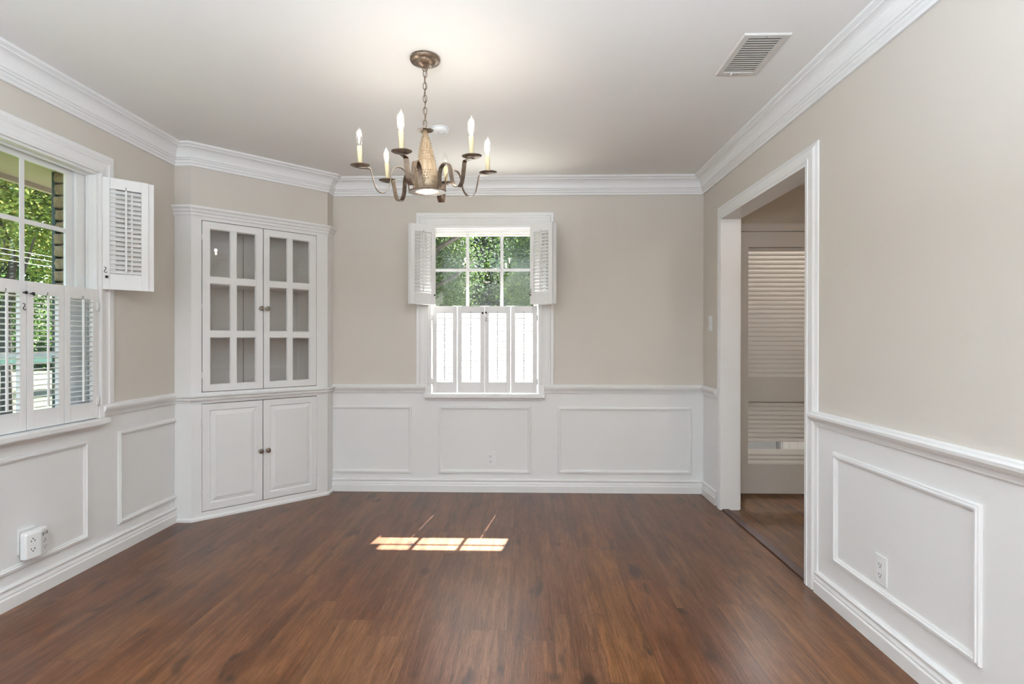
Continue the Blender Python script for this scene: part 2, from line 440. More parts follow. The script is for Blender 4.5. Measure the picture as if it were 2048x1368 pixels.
struct(MB().sweep([(xL, YF), (xL, 1.96)], rail(), fH).build('trim_2', M['white']), 'white chair rail on the near side of the side window', 'chair rail')
struct(MB().sweep([(P3[0], D), (-.776, D)], rail(), fH).build('trim_2', M['white']), 'white chair rail between the corner cabinet and the end-wall window', 'chair rail')
struct(MB().sweep([(.147, D), (xR, D), (xR, 3.96)], rail(), fH).build('trim_2', M['white']), 'white chair rail between the end-wall window and the doorway', 'chair rail')
struct(MB().sweep([(xR, 2.66), (xR, YF)], rail(.012), fH).build('trim_2', M['white']), 'white chair rail on the doorway wall, running towards the camera', 'chair rail')
PANEL = [(0, 0), (0, .006), (.003, .010), (.009, .010), (.011, .014), (.017, .014), (.020, .008), (.024, .008), (.026, .005), (.029, .004), (.029, 0)]
def ring(fn, u0, u1, z0, z1, prof, closed=True, name='trim_3', rev=False):
    # clockwise so that the inside lies to the right
    if closed: p = [(u0, z0), (u0, z1), (u1, z1), (u1, z0)]
    else: p = closed
    return MB().sweep(p, prof, fn, closed=True)
def panel(fn, path, closed, lab):
    struct(MB().sweep(path, PANEL, fn, closed=closed).build('trim_3', M['white']), lab, 'panel moulding')
rect = lambda u0, u1, z0, z1: [(u0, z0), (u0, z1), (u1, z1), (u1, z0)]
panel(fL, rect(2.07, 2.80, .15, .665), True, 'white rectangular panel moulding below the side window')
panel(fL, [(P0[1]-.001, .15), (3.01, .15), (3.01, .675), (P0[1]-.001, .675)], False, 'small white panel moulding left of the corner cabinet')
panel(fB, [(P3[0], .672), (-.885, .672), (-.885, .142), (P3[0], .142)], False, 'white panel moulding between corner cabinet and window')
panel(fB, rect(-.677, .047, .142, .670), True, 'white panel moulding around the outlet under the end-wall window')
panel(fB, rect(.253, 1.289, .146, .666), True, 'widest white panel moulding on the end wall, near the doorway')
panel(fR, rect(1.685, 2.478, .196, .687), True, 'white panel moulding around the outlet on the doorway wall')
panel(fR, rect(.5, 1.45, .196, .687), True, 'white panel moulding on the doorway wall, nearer the camera than the outlet panel')

# ------------------------------------------------------------------ windows
CAS = [(0, 0), (0, .020), (-.004, .022), (-.012, .022), (-.016, .017), (-.045, .014), (-.060, .015), (-.066, .019), (-.078, .020), (-.084, .012), (-.094, .013), (-.104, .013), (-.108, .009), (-.108, 0)]
CASH = [(o*.9, h) for o, h in CAS]
def make_window(name, a, b, fn, lab):
    """fn(u, z, o): o>0 into the room, o<0 into the wall"""
    c = fn((a+b)/2, WZ[0], 0)
    w = thing(name, c, lab, 'window', None, 'structure')
    z0, z1 = WZ
    B_ = lambda mb, u0, u1, za, zb, o0, o1, bev=0: mb.box((u0, za, o0), (u1, zb, o1), 0, fn, None, bev)
    # casing: head and legs, down to the chair rail
    MB().sweep([(a, .836), (a, z1), (b, z1), (b, .836)], CAS, fn).build('casing', M['white'], w)
    mb = MB()
    t = .012
    B_(mb, a-.001, a+t, z0, z1-t, -.13, .008); B_(mb, b-t, b+.001, z0, z1-t, -.13, .008)
    B_(mb, a-.001, b+.001, z1-t, z1+.001, -.13, .008)
    B_(mb, a-.032, a, z0, .838, 0, .016); B_(mb, b, b+.032, z0, .838, 0, .016)
    # stops and tracks
    for u0, u1 in ((a+t, a+t+.010), (b-t-.010, b-t)): B_(mb, u0, u1, z0, z1-t-.010, -.044, -.034)
    B_(mb, a+t, b-t, z1-t-.010, z1-t, -.044, -.034)
    mb.build('jamb', M['white'], w)
    mb = MB()
    B_(mb, a-.045, b+.036, .734, .7675, -.0, .052, .008)
    B_(mb, a, b, .735, .7675, -.15, 0)
    B_(mb, a-.03, b+.02, .715, .734, 0, .016, .003)
    mb.build('sill', M['white'], w)
    lo, hi = a+t+.004, b-t-.004
    lin = .052 if name == 'window_1' else .006         # jamb liner beside the sashes
    mb = MB(); B_(mb, b-t-lin, b-t+.001, z0, z1-t, -.10, -.050); B_(mb, a+t-.001, a+t+.006, z0, z1-t, -.10, -.050)
    B_(mb, b-t-lin-.008, b-t-lin+.001, z0, z1-t, -.062, -.0505)
    mb.build('jamb_liner', M['white'], w)
    lo, hi = a+t+.007, b-t-lin-.001
    gl, gr = (a+.034, b-.113) if name == 'window_1' else (a+.030, b-.050)
    cen = (a+b)/2
    def sash(zb, zt, o0, o1, gb, gt):
        mb = MB()
        B_(mb, lo, gl, zb, zt, o0, o1); B_(mb, gr, hi, zb, zt, o0, o1)
        B_(mb, gl, gr, gt, zt, o0, o1); B_(mb, gl, gr, zb, gb, o0, o1)
        mid = (gb+gt)/2
        mu = MUN[name]
        for x in mu: B_(mb, x-.012, x+.012, gb, gt, o1-.0045, o1-.001)
        B_(mb, gl, gr, mid-.011, mid+.011, o1-.0046, o1-.0008)
        s_ = mb.build('sash', M['white'], w)
        us = [gl, *mu, gr]
        for i in range(3):
            for (za, zb2) in ((gb, mid), (mid, gt)):
                g = MB().box((us[i]+.002, za+.002, o1-.0078), (us[i+1]-.002, zb2-.002, o1-.0048), 0, fn)
                g.build('pane', M['glass'], s_)
    sash(1.405, z1-t-.002, -.085, -.073, 1.45, 2.030)
    sash(z0, 1.448, -.066, -.050, z0+.06, 1.405)
    return w
MUN = {'window_1': (2.238, 2.510), 'window_2': (-.457, -.185)}
make_window('window_1', LW[0], LW[1], fL, 'side window with white muntins, trees and brick outside')
make_window('window_2', BW[0], BW[1], fB, 'end-wall window with six upper panes over closed shutters')

# ------------------------------------------------------------------ shutters
def shutter_panel(parent, A, B, z0, z1, tilt, knob=None, latch=None, hook_top=True, hinge=None, tb=(.058, .085)):
    """A,B: plan points of the two edges on the panel's mid plane; front side lies to the right of A->B (towards the viewer)."""
    A = Vector((A[0], A[1], 0)); B = Vector((B[0], B[1], 0)); L = (B-A).length; d = (B-A)/L
    nrm = Vector((d.y, -d.x, 0))
    def fn(u, z, o): p = A+d*u+nrm*o; return (p.x, p.y, z)
    T = .0095; st = .033
    mb = MB()
    for u0, u1 in ((0, st), (L-st, L)): mb.box((u0, z0, -T), (u1, z1, T), 0, fn, None, .0025)
    mb.box((st, z1-tb[0], -T*.96), (L-st, z1-.0005, T*.96), 0, fn); mb.box((st, z0+.0005, -T*.96), (L-st, z0+tb[1], T*.96), 0, fn)
    fr = mb.build('panel', M['white'], parent)
    lo, hi = z0+tb[1], z1-tb[0]
    n = round((hi-lo)/.0258); pit = (hi-lo)/n
    mb = MB(); hw = .0140; th = .0030
    ct, sn = math.cos(tilt), math.sin(tilt)
    for i in range(n):
        zc = lo+pit*(i+.5)
        sec = []
        for k in range(10):
            an = 2*PI*k/10; ca, sa = math.cos(an), math.sin(an); a_, b_ = hw*math.copysign(abs(ca)**.6, ca), th*math.copysign(abs(sa)**.6, sa)
            sec.append((a_*ct-b_*sn, a_*sn+b_*ct))     # (o, z): front edge lowered for negative tilt
        vs = [fn(st+.0005, zc+z, o) for o, z in sec]+[fn(L-st-.0005, zc+z, o) for o, z in sec]
        fs = [(k, (k+1) % 10, 10+(k+1) % 10, 10+k) for k in range(10)]+[list(range(10))[::-1], list(range(10, 20))]
        mb.add(vs, fs, 0, False)
    mb.build('louvers', M['white'], fr)
    off = hw*ct+.004
    MB().box((L/2-.0042, lo+.012, off-.003), (L/2+.0042, hi-.004, off+.004), 0, fn).build('tilt_rod', M['white'], fr)
    mb = MB(); mb.tube([fn(L/2, hi+.002, T), fn(L/2, hi+.004, T+.006), fn(L/2, hi+.012, T+.007), fn(L/2, hi+.014, T+.003)], .0012, 6)
    mb.build('rod_staple', M['blackmetal'], fr)
    if knob is not None:
        u, z = knob; c = Vector(fn(u, z, T))
        q_ = nrm.to_track_quat('Z', 'Y').to_matrix().to_4x4(); q_.translation = c
        MB().lathe([(.0, 0), (.0035, 0), (.003, .008), (.0065, .011), (.0075, .015), (.005, .019), (0, .020)], n=14, mat=q_).build('knob', M['blackmetal'], fr)
    if latch is not None:
        u, z = latch
        mb = MB()
        mb.tube([fn(u-.004, z+.012, T+.002), fn(u+.004, z+.010, T+.004), fn(u+.003, z, T+.005), fn(u-.003, z-.006, T+.005), fn(u-.004, z-.014, T+.005), fn(u+.004, z-.018, T+.005), fn(u+.008, z-.013, T+.004)], .0017, 6)
        mb.build('hook', M['blackmetal'], fr)
    if hinge is not None:
        for zz in (z0+.09, z1-.09):
            u = hinge*L; mb = MB()
            mb.box((u-.010, zz-.022, T-.001), (u+.010, zz+.022, T+.002), 0, fn)
            mb.tube([fn(u, zz-.022, T+.003), fn(u, zz+.022, T+.003)], .0035, 8)
            mb.build('hinge', M['white'], fr)
    return fr
SG = 'white louvred shutters at the two windows'
Z0, ZM, ZT = .772, 1.450, 2.056
g = .004
# end-wall window, lower row: closed, edge to edge
yb = D-.006
xs = [BW[0]+.0185, -.528, -.315, -.112, BW[1]-.020]
t = thing('window_shutter', (xs[0], yb, Z0), 'closed lower shutter pair on the left half of the end-wall window', 'shutter', SG)
shutter_panel(t, (xs[0]+g, yb), (xs[1]-g/2, yb), Z0, ZM, R(5), hinge=0)
shutter_panel(t, (xs[1]+g/2, yb), (xs[2]-.0006, yb), Z0, ZM, R(5), knob=(.196, 1.395))
t = thing('window_shutter', (xs[4], yb, Z0), 'closed lower shutter pair on the right half of the end-wall window', 'shutter', SG)
shutter_panel(t, (xs[2]+.0006, yb), (xs[3]-g/2, yb), Z0, ZM, R(5), knob=(.012, 1.398), latch=(.012, 1.348))
shutter_panel(t, (xs[3]+g/2, yb), (xs[4]-g, yb), Z0, ZM, R(5), hinge=1)
# upper row: swung open and folded
t = thing('window_shutter', (-.74, D-.02, ZM), 'open upper shutter pair folded at the left side of the end-wall window', 'shutter', SG)
shutter_panel(t, (-.866, D-.205), (-.748, D-.040), ZM+.004, ZT, R(-56))
shutter_panel(t, (-.856, D-.206), (-.684, D-.112), ZM+.004, ZT, R(-34), knob=(.184, 1.525))
t = thing('window_shutter', (.115, D-.02, ZM), 'open upper shutter pair folded at the right side of the end-wall window', 'shutter', SG)
shutter_panel(t, (.120, D-.040), (.224, D-.216), ZM+.004, ZT, R(-56))
shutter_panel(t, (.041, D-.112), (.203, D-.228), ZM+.004, ZT, R(-34), knob=(.011, 1.525), latch=(.011, 1.56))
# side window
xl = xL+.006
ys = [LW[0]+.012, 2.225, 2.437, 2.641, LW[1]-.012]
t = thing('window_shutter', (xl, ys[4], Z0), 'closed lower shutter pair on the far half of the side window', 'shutter', SG)
shutter_panel(t, (xl, ys[3]+g/2), (xl, ys[4]-g), Z0, ZM, R(3), hinge=1)
shutter_panel(t, (xl, ys[2]+g/2), (xl, ys[3]-g/2), Z0, ZM, R(3), knob=(.016, 1.394))
t = thing('window_shutter', (xl, ys[0], Z0), 'closed lower shutter pair on the near half of the side window', 'shutter', SG)
shutter_panel(t, (xl, ys[0]+g), (xl, ys[1]-g/2), Z0, ZM, R(3), hinge=0)
shutter_panel(t, (xl, ys[1]+g/2), (xl, ys[2]-g/2), Z0, ZM, R(3), knob=(.192, 1.396), latch=(.192, 1.335))
t = thing('window_shutter', (xL+.01, 2.88, ZM), 'open upper shutter pair folded beside the side window', 'shutter', SG)
shutter_panel(t, (xL+.026, 2.910), (xL+.176, 3.055), ZM+.004, ZT, R(-56))
shutter_panel(t, (xL+.014, 2.882), (xL+.165, 3.026), ZM+.004, ZT, R(-44), knob=(.018, 1.52), latch=(.012, 1.56))

# ------------------------------------------------------------------ corner cabinet
c0 = Vector((P1[0], P1[1], 0)); cs = Vector((math.sqrt(.5), math.sqrt(.5), 0)); cn = Vector((math.sqrt(.5), -math.sqrt(.5), 0))
LC = .924
def fC(s_, z, o): p = c0+cs*s_+cn*o; return (p.x, p.y, z)
cab = thing('corner_cabinet', (c0.x+.3, c0.y+.36, 0), 'white built-in corner cabinet with glazed upper doors and panelled lower doors', 'cabinet')
def cbox(mb, s0, s1, z0, z1, o0, o1, bev=0, mi=0): return mb.box((s0, z0, o0), (s1, z1, o1), mi, fC, None, bev)
# face frame and side returns
mb = MB()
FT = .02
cbox(mb, 0, .060, .0, 1.983, -FT, 0); cbox(mb, .838, LC, .0, 1.983, -FT, 0)
cbox(mb, .060, .838, .0, .052, -FT, 0); cbox(mb, .060, .838, .765, .838, -FT, 0); cbox(mb, .060, .838, 1.971, 1.983, -FT, 0)
mb.box((xL+.001, P1[1], 0), (P1[0], P1[1]+.018, 1.983)); mb.box((P2[0]-.018, P2[1], 0), (P2[0], D-.001, 1.983))
mb.build('face_frame', M['white'], cab)
cpath = [P0, P1, P2, P3]
CORN = [(0, 1.982), (.004, 1.982), (.004, 1.990), (.010, 1.998), (.010, 2.010), (.018, 2.018), (.022, 2.032), (.030, 2.036), (.034, 2.042), (.034, 2.053), (0, 2.053)]
MB().sweep(cpath, CORN, fH).build('cornice', M['white'], cab)
WAIST = [(0, .774), (.006, .774), (.010, .784), (.020, .790), (.022, .800), (.016, .803), (.024, .808), (.030, .813), (.030, .820), (0, .820)]
MB().sweep(cpath, WAIST, fH).build('waist_moulding', M['white'], cab)
MB().sweep(cpath, [(0, 0), (.012, 0), (.012, .014), (.006, .022), (0, .024)], fH).build('shoe_moulding', M['white'], cab)
# interior: slanted back, side liners, shelves
dB = .28
sA, sB = .126, .808
mb = MB()
cbox(mb, sA-.02, sB+.02, .80, 1.983, -dB-.012, -dB)
def vquad(p, q2, z0, z1): mb.add([(p[0], p[1], z0), (q2[0], q2[1], z0), (q2[0], q2[1], z1), (p[0], p[1], z1)], [(0, 1, 2, 3)])
pa = fC(sA, 0, -dB); pb = fC(sB, 0, -dB)
mb.box((xL+.001, P1[1]+.018, .80), (xL+.006, pa[1], 1.983)); mb.box((pb[0], D-.006, .80), (P2[0]-.018, D-.001, 1.983))
mb.build('interior_panel', M['cabin'], cab)
def shelf(z, name='shelf', t_=.02):
    pts = [fC(.012, 0, -.045), fC(LC-.012, 0, -.045), (P2[0]-.02, D-.008, 0), pb, pa, (xL+.008, P1[1]+.02, 0)]
    v_ = [(p[0], p[1], z-t_) for p in pts]+[(p[0], p[1], z) for p in pts]; n_ = len(pts)
    MB().add(v_, [list(range(n_)), list(range(n_, 2*n_))]+[(i, (i+1) % n_, n_+(i+1) % n_, n_+i) for i in range(n_)]).build(name, M['cabin'], cab)
for z in (.838, 1.215, 1.572): shelf(z)
shelf(1.983, 'interior_top')
# shelf standard with slots
sx = .405
st_ = cbox(MB(), sx-.008, sx+.008, .85, 1.95, -dB, -dB+.004).build('shelf_standard', M['cabin'], cab)
mb = MB()
for i in range(86): cbox(mb, sx-.003, sx+.003, .86+i*.0126, .867+i*.0126, -dB+.004, -dB+.0046)
mb.build('slots', M['dark'], st_)
# glazed upper doors
def gdoor(s0, s1, panes_s, knob_s):
    z0, z1 = .841, 1.968; g_ = .0022; o0, o1 = -.018, .003
    rows = ((.885, 1.203), (1.242, 1.560), (1.601, 1.921))
    mb = MB()
    (a0, a1), (b0, b1) = panes_s
    cbox(mb, s0+g_, a0, z0+g_, z1-g_, o0, o1); cbox(mb, b1, s1-g_, z0+g_, z1-g_, o0, o1)
    cbox(mb, a0, b1, z0+g_, rows[0][0], o0, o1); cbox(mb, a0, b1, rows[2][1], z1-g_, o0, o1)
    cbox(mb, a1, b0, rows[0][0], rows[2][1], o0, o1-.003)
    cbox(mb, a0, b1, rows[0][1], rows[1][0], o0, o1-.004); cbox(mb, a0, b1, rows[1][1], rows[2][0], o0, o1-.004)
    d_ = mb.build('door', M['white'], cab)
    # sloped beads round each pane
    mb = MB()
    for (u0, u1) in panes_s:
        for (za, zb) in rows:
            mb.sweep(rect(u0-.001, u1+.001, za-.001, zb+.001), [(0, o1-.006), (.002, o1-.0045), (.007, o1-.011), (.007, o1-.016), (0, o1-.016)], fC, closed=True)
    mb.build('glazing_bead', M['white'], d_)
    for (u0, u1) in panes_s:
        for (za, zb) in rows:
            cbox(MB(), u0, u1, za, zb, -.012, -.009).build('pane', M['cabglass'], d_)
    knob(d_, knob_s, 1.405); hinges(d_, s0 if knob_s > (s0+s1)/2 else s1, (.95, 1.40, 1.86))
def knob(par, s_, z):
    q_ = cn.to_track_quat('Z', 'Y').to_matrix().to_4x4(); q_.translation = Vector(fC(s_, z, .0))
    MB().lathe([(0, 0), (.012, 0), (.011, .004), (.006, .006), (.0055, .014), (.010, .017), (.0155, .021), (.0165, .025), (.0150, .029), (.0115, .031), (.010, .0295), (.008, .031), (.004, .032), (0, .032)], n=22, mat=q_).build('knob', M['bronzeknob'], par)
def hinges(par, s_, zs):
    for z in zs: MB().tube([fC(s_, z-.022, .003), fC(s_, z+.022, .003)], .0032, 8).build('hinge', M['white'], par)
gdoor(.062, .449, ((.109, .239), (.274, .402)), .432)
gdoor(.451, .836, ((.492, .622), (.657, .786)), .474)
def pdoor(s0, s1, knob_s):
    z0, z1 = .055, .762; g_ = .002; o0, o1 = -.018, .002; f_ = .048
    mb = MB()
    a, b, c, d = s0+f_, s1-f_+.006, z0+f_, z1-f_+.004
    cbox(mb, s0+g_, a, z0+g_, z1-g_, o0, o1); cbox(mb, b, s1-g_, z0+g_, z1-g_, o0, o1)
    cbox(mb, a, b, z0+g_, c, o0, o1); cbox(mb, a, b, d, z1-g_, o0, o1)
    d_ = mb.build('door', M['white'], cab)
    mb = MB(); w = .036
    mb.sweep(rect(a, b, c, d), [(0, o1-.001), (.003, o1-.007), (.006, o1-.012), (w, o1-.001), (w, o0), (0, o0)], fC, closed=True)
    cbox(mb, a+w-.001, b-w+.001, c+w-.001, d-w+.001, o0, o1-.001)
    mb.build('raised_panel', M['white'], d_)
    knob(d_, knob_s, .405); hinges(d_, s0 if knob_s > (s0+s1)/2 else s1, (.18, .64))
pdoor(.060, .4465, .429)
pdoor(.4485, .838, .478)

# ------------------------------------------------------------------ doorway, threshold, hall
dw = thing('door_1', (xR, (DY0+DY1)/2, 0), 'white cased doorway opening into the hall', 'doorway', None, 'structure')
CD = [(0, 0), (0, .020), (-.010, .022), (-.012, .018), (-.020, .0185), (-.050, .0175), (-.062, .010), (-.078, .006), (-.080, 0)]
MB().sweep([(DY0, 0), (DY0, DZ), (DY1, DZ), (DY1, 0)], CD, lambda u, z, o: fR(u, z, o)).build('casing', M['white'], dw)
mb = MB()
j = .016
mb.box((xR-.018, DY0-.001, 0), (xR+.118, DY0+j, DZ)); mb.box((xR-.018, DY1-j, 0), (xR+.118, DY1+.001, DZ)); mb.box((xR-.018, DY0+j, DZ-j), (xR+.118, DY1-j, DZ+.001))
mb.build('jamb', M['white'], dw)
mb = MB().sweep([(DY0, 0), (DY0, DZ), (DY1, DZ), (DY1, 0)], CD, lambda u, z, o: (xR+.11+o, u, z)); mb.build('casing', M['white'], dw)
th = MB().box((xR-.004, DY0+j, 0), (xR+.045, DY1-j, .009), bev=.004).build('trim_4', M['threshold'])
struct(th, 'narrow dark wood threshold strip in the doorway', 'threshold')
HX, HY0, HZ = 3.3, 1.6, 2.372
hf = MB().box((xR+.10, HY0, -.06), (HX, D+.02, 0)).build('floor_hall', M['hallfloor'])
struct(hf, 'dark hardwood floor of the hall with visible plank ends', 'floor')
struct(MB().box((xR+.10, HY0, HZ), (HX, D, HZ+.08)).build('ceiling_hall', M['ceiling']), 'ceiling of the hall seen through the doorway', 'ceiling')
DX0, DX1, DH = 1.615, 2.375, 2.023
mb = MB()
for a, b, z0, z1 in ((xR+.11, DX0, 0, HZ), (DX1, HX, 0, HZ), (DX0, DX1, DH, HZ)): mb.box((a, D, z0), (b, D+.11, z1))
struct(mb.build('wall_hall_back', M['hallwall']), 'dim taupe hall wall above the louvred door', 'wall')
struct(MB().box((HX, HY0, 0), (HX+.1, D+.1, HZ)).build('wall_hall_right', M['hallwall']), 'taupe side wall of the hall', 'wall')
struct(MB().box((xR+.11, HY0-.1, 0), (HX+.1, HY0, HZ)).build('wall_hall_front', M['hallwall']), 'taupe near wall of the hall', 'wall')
ld = thing('door_2', (DX0, D-.01, 0), 'tall louvred hall door with a missing slat near the bottom', 'door', None, 'structure')
MB().sweep([(DX0, 0), (DX0, DH), (DX1, DH), (DX1, 0)], [(0, 0), (0, .016), (-.012, .018), (-.045, .016), (-.060, .012), (-.060, 0)], fB).build('casing', M['doorpaint'], ld)
mb = MB(); y0, y1 = D-.006, D+.030; gp = .004
sl = DX0+.104
mb.box((DX0+gp, y0, .003), (sl, y1, DH-gp)); mb.box((DX1-.104, y0, .003), (DX1-gp, y1, DH-gp))
for z0, z1 in ((.003, .232), (.711, .902), (1.902, DH-gp)): mb.box((sl, y0, z0), (DX1-.104, y1, z1))
mb.build('door_frame', M['doorpaint'], ld)
def slats(z0, z1, pit, skip, name):
    mb = MB(); n = int(round((z1-z0)/pit)); pit = (z1-z0)/n
    for i in range(n):
        z = z0+pit*i
        if skip and skip[0] < z+pit/2 < skip[1]: continue
        # slat slopes down towards the hall
        a_, b_ = (y0+.005, z+.002), (y1-.006, z+pit*1.28)
        th_ = .006
        pr = [(a_[0], a_[1]), (a_[0]+.001, a_[1]+th_), (b_[0], b_[1]), (b_[0], b_[1]-th_)]
        mb.add([(sl, p, z_) for p, z_ in pr]+[(DX1-.104, p, z_) for p, z_ in pr], [(0, 1, 2, 3), (7, 6, 5, 4), (0, 1, 5, 4), (1, 2, 6, 5), (2, 3, 7, 6), (3, 0, 4, 7)])
    return mb.build(name, M['doorpaint'], ld)
slats(.896, 1.900, .0352, None, 'louvers'); slats(.230, .708, .0352, (.335, .40), 'louvers')
mb = MB().lathe([(0, 0), (.026, 0), (.026, .004), (.010, .008), (.010, .03), (.026, .04), (.028, .052), (.018, .062), (0, .064)], n=20, mat=Matrix.Translation((DX1-.06, y0, .95)) @ Matrix.Rotation(PI/2, 4, 'X'))
mb.build('door_knob', M['steel'], ld)
# small utility room behind the louvred door
UX0, UX1, UY1 = 1.35, 3.3, 6.2
mb = MB()
mb.box((UX0-.1, D+.14, 0), (UX0, UY1, HZ)); mb.box((UX1, D+.11, 0), (UX1+.1, UY1, HZ)); mb.box((UX0, UY1, 0), (UX1, UY1+.1, HZ)); mb.box((UX0, D+.11, HZ), (UX1, UY1, HZ+.06))
struct(mb.build('wall_utility', M['greypaint']), 'pale wall of the bright room behind the louvred door', 'wall')
struct(MB().box((UX0, D+.02, -.06), (UX1, UY1, -.001)).build('floor_utility', M['concrete']), 'pale floor of the room behind the louvred door', 'floor')
sb = MB().box((1.45, 5.0, 0), (2.27, 5.45, .42), bev=.02).build('storage_bin', M['greypaint'])
tag(sb, 'pale grey bin left of the white cabinet behind the louvred door', 'bin')
uc = thing('storage_cabinet', (2.42, 5.2, 0), 'bright white cabinet glimpsed through the gap in the louvred door', 'cabinet')
MB().box((2.315, 5.02, .0), (2.98, 5.5, .86), bev=.004).build('body', M['white'], uc)
MB().box((2.30, 4.98, .86), (3.0, 5.52, .90), bev=.004).build('worktop', M['greypaint'], uc)
for a, b in ((2.325, 2.52), (2.53, 2.97)):
    d_ = MB().box((a, 5.0, .09), (b, 5.02, .84), bev=.003).build('door', M['white'], uc)
    MB().sweep(rect(a+.05, b-.05, .14, .79), [(0, .0), (0, .004), (.01, .006), (.014, 0)], lambda u, z, o: (u, 5.0-o, z), closed=True).build('panel', M['white'], d_)

# ------------------------------------------------------------------ ceiling fittings
cv = thing('ceiling_vent', (.993, 2.445, H), 'white rectangular louvred air vent in the ceiling', 'vent')
va, vb, vc, vd = .896, 1.091, 2.272, 2.620
mb = MB(); zt = H-.007
mb.sweep([(va, vc), (va, vd), (vb, vd), (vb, vc)], [(0, H), (.002, zt+.003), (.005, zt), (.028, zt), (.030, zt+.004), (.030, H)], fH, closed=True)
mb.build('frame', M['vent'], cv)
mb = MB(); n = 15
for i in range(n):
    y = vc+.034+(vd-vc-.068)*(i+.5)/n
    ya, yb2, z_a, z_b = y-.0062, y+.0062, zt+.000, zt+.0012
    vs = [(x, yy, zz+dz) for dz in (0, .0012) for x, yy, zz in ((va+.03, ya, z_a), (vb-.03, ya, z_a), (vb-.03, yb2, z_b), (va+.03, yb2, z_b))]
    mb.add(vs, [(0, 1, 2, 3), (7, 6, 5, 4), (0, 1, 5, 4), (2, 3, 7, 6), (1, 2, 6, 5), (3, 0, 4, 7)])
mb.build('slats', M['vent'], cv)
MB().box((va+.028, vc+.028, H-.0012), (vb-.028, vd-.028, H-.0004)).build('backing', M['duct'], cv)
for y in (vc+.014, vd-.014): MB().lathe([(0, 0), (.004, 0), (.004, .0015), (0, .002)], (.993, y, zt-.002), 10).build('screw', M['steel'], cv)
mb = MB().box((.96, vd-.03, zt-.010), (.966, vd-.012, zt), bev=.001); mb.build('damper_lever', M['vent'], cv)
sd = thing('smoke_detector', (-.505, 3.252, H), 'round white smoke detector on the ceiling behind the chandelier', 'smoke detector')
MB().lathe([(.0, -.025), (.018, -.025), (.0185, -.0245), (.020, -.022), (.0205, -.022), (.030, -.022), (.0305, -.0225), (.032, -.0255), (.0325, -.0255), (.043, -.0235), (.0435, -.023), (.049, -.015), (.050, 0)], (-.505, 3.252, H), 40).build('housing', M['plastic'], sd)
MB().lathe([(.0505, -.007), (.0565, -.006), (.0575, 0)], (-.505, 3.252, H), 40).build('base_ring', M['plastic'], sd)
MB().lathe([(0, -.0275), (.006, -.0275), (.007, -.025)], (-.512, 3.244, H), 14).build('test_button', M['vent'], sd)

# ------------------------------------------------------------------ chandelier
CX, CY = -.4468, 2.44
ch = thing('chandelier', (CX, CY, H), 'tan bronze six-arm candle chandelier hanging from a chain', 'chandelier')
MB().lathe([(.066, 0), (.067, -.011), (.0665, -.0115), (.064, -.0165), (.0635, -.017), (.047, -.0175), (.0465, -.018), (.045, -.023), (.0445, -.0235), (.038, -.031), (.024, -.037), (.011, -.041), (.0105, -.0415), (.008, -.045), (0, -.045)], (CX, CY, H), 40).build('canopy', M['bronze'], ch)
mb = MB(); mb.tube([(CX+.010*math.cos(a), CY, H-.050+.010*math.sin(a)) for a in [2*PI*i/16 for i in range(16)]], .0026, 6, closed=True)
mb.lathe([(.006, -.040), (.006, -.046), (0, -.048)], (CX, CY, H), 12)
mb.build('loop', M['bronze'], ch)
chn = thing('chain', (CX, CY, 2.26)); chn.parent = ch; chn.location = Vector((CX, CY, 2.26))-ORG[ch.name]
ztop, zbot, nl = H-.056, 2.134, 9
pit = (ztop-zbot)/nl
for i in range(nl):
    zc = ztop-pit*(i+.5); hl = pit/2+.0035; hw = .0085
    pts = []
    for k in range(20):
        a = 2*PI*k/20; x, z = hw*math.cos(a), hl*math.sin(a)
        ang = .25 if i % 2 == 0 else .25+PI/2
        pts.append((CX+x*math.cos(ang), CY+x*math.sin(ang), zc+z))
    MB().tube(pts, .0019, 6, closed=True).build('link', M['bronze'], chn)
MB().tube([(CX+.004*math.sin(i*1.3), CY+.004*math.cos(i*1.3), ztop+.01-(ztop-zbot)*i/18) for i in range(19)], .0016, 6).build('cord', M['bronze'], ch)
# everything below the chain hangs slightly out of level
PV = Vector((CX, CY, 2.125))
tilt = Matrix.Translation(PV) @ Matrix.Rotation(.058, 4, 'X') @ Matrix.Rotation(-.027, 4, 'Y') @ Matrix.Translation(-PV)
mb = MB(); vs = [(CX, CY, 2.128)]; nn = 48
for rr_, zz in ((.012, 2.127), (.026, 2.122), (.036, 2.119)):
    for i in range(nn):
        a = 2*PI*i/nn; s_ = 1+.06*math.cos(8*a)*(rr_/.036); vs.append((CX+rr_*s_*math.cos(a), CY+rr_*s_*math.sin(a), zz))
fs = [(0, 1+i, 1+(i+1) % nn) for i in range(nn)]
for rI in range(2):
    for i in range(nn): j2 = (i+1) % nn; fs.append((1+rI*nn+i, 1+(rI+1)*nn+i, 1+(rI+1)*nn+j2, 1+rI*nn+j2))
vt = list(vs); nv = len(vs); vs += [(x, y, z-.0025) for x, y, z in vt]
fs += [tuple(reversed([k+nv for k in f])) for f in list(fs)]
fs += [(1+2*nn+i, 1+2*nn+(i+1) % nn, nv+1+2*nn+(i+1) % nn, nv+1+2*nn+i) for i in range(nn)]
mb.add(vs, fs, 0, False, tilt); mb.build('scalloped_collar', M['bronze'], ch)
zc = 1.943
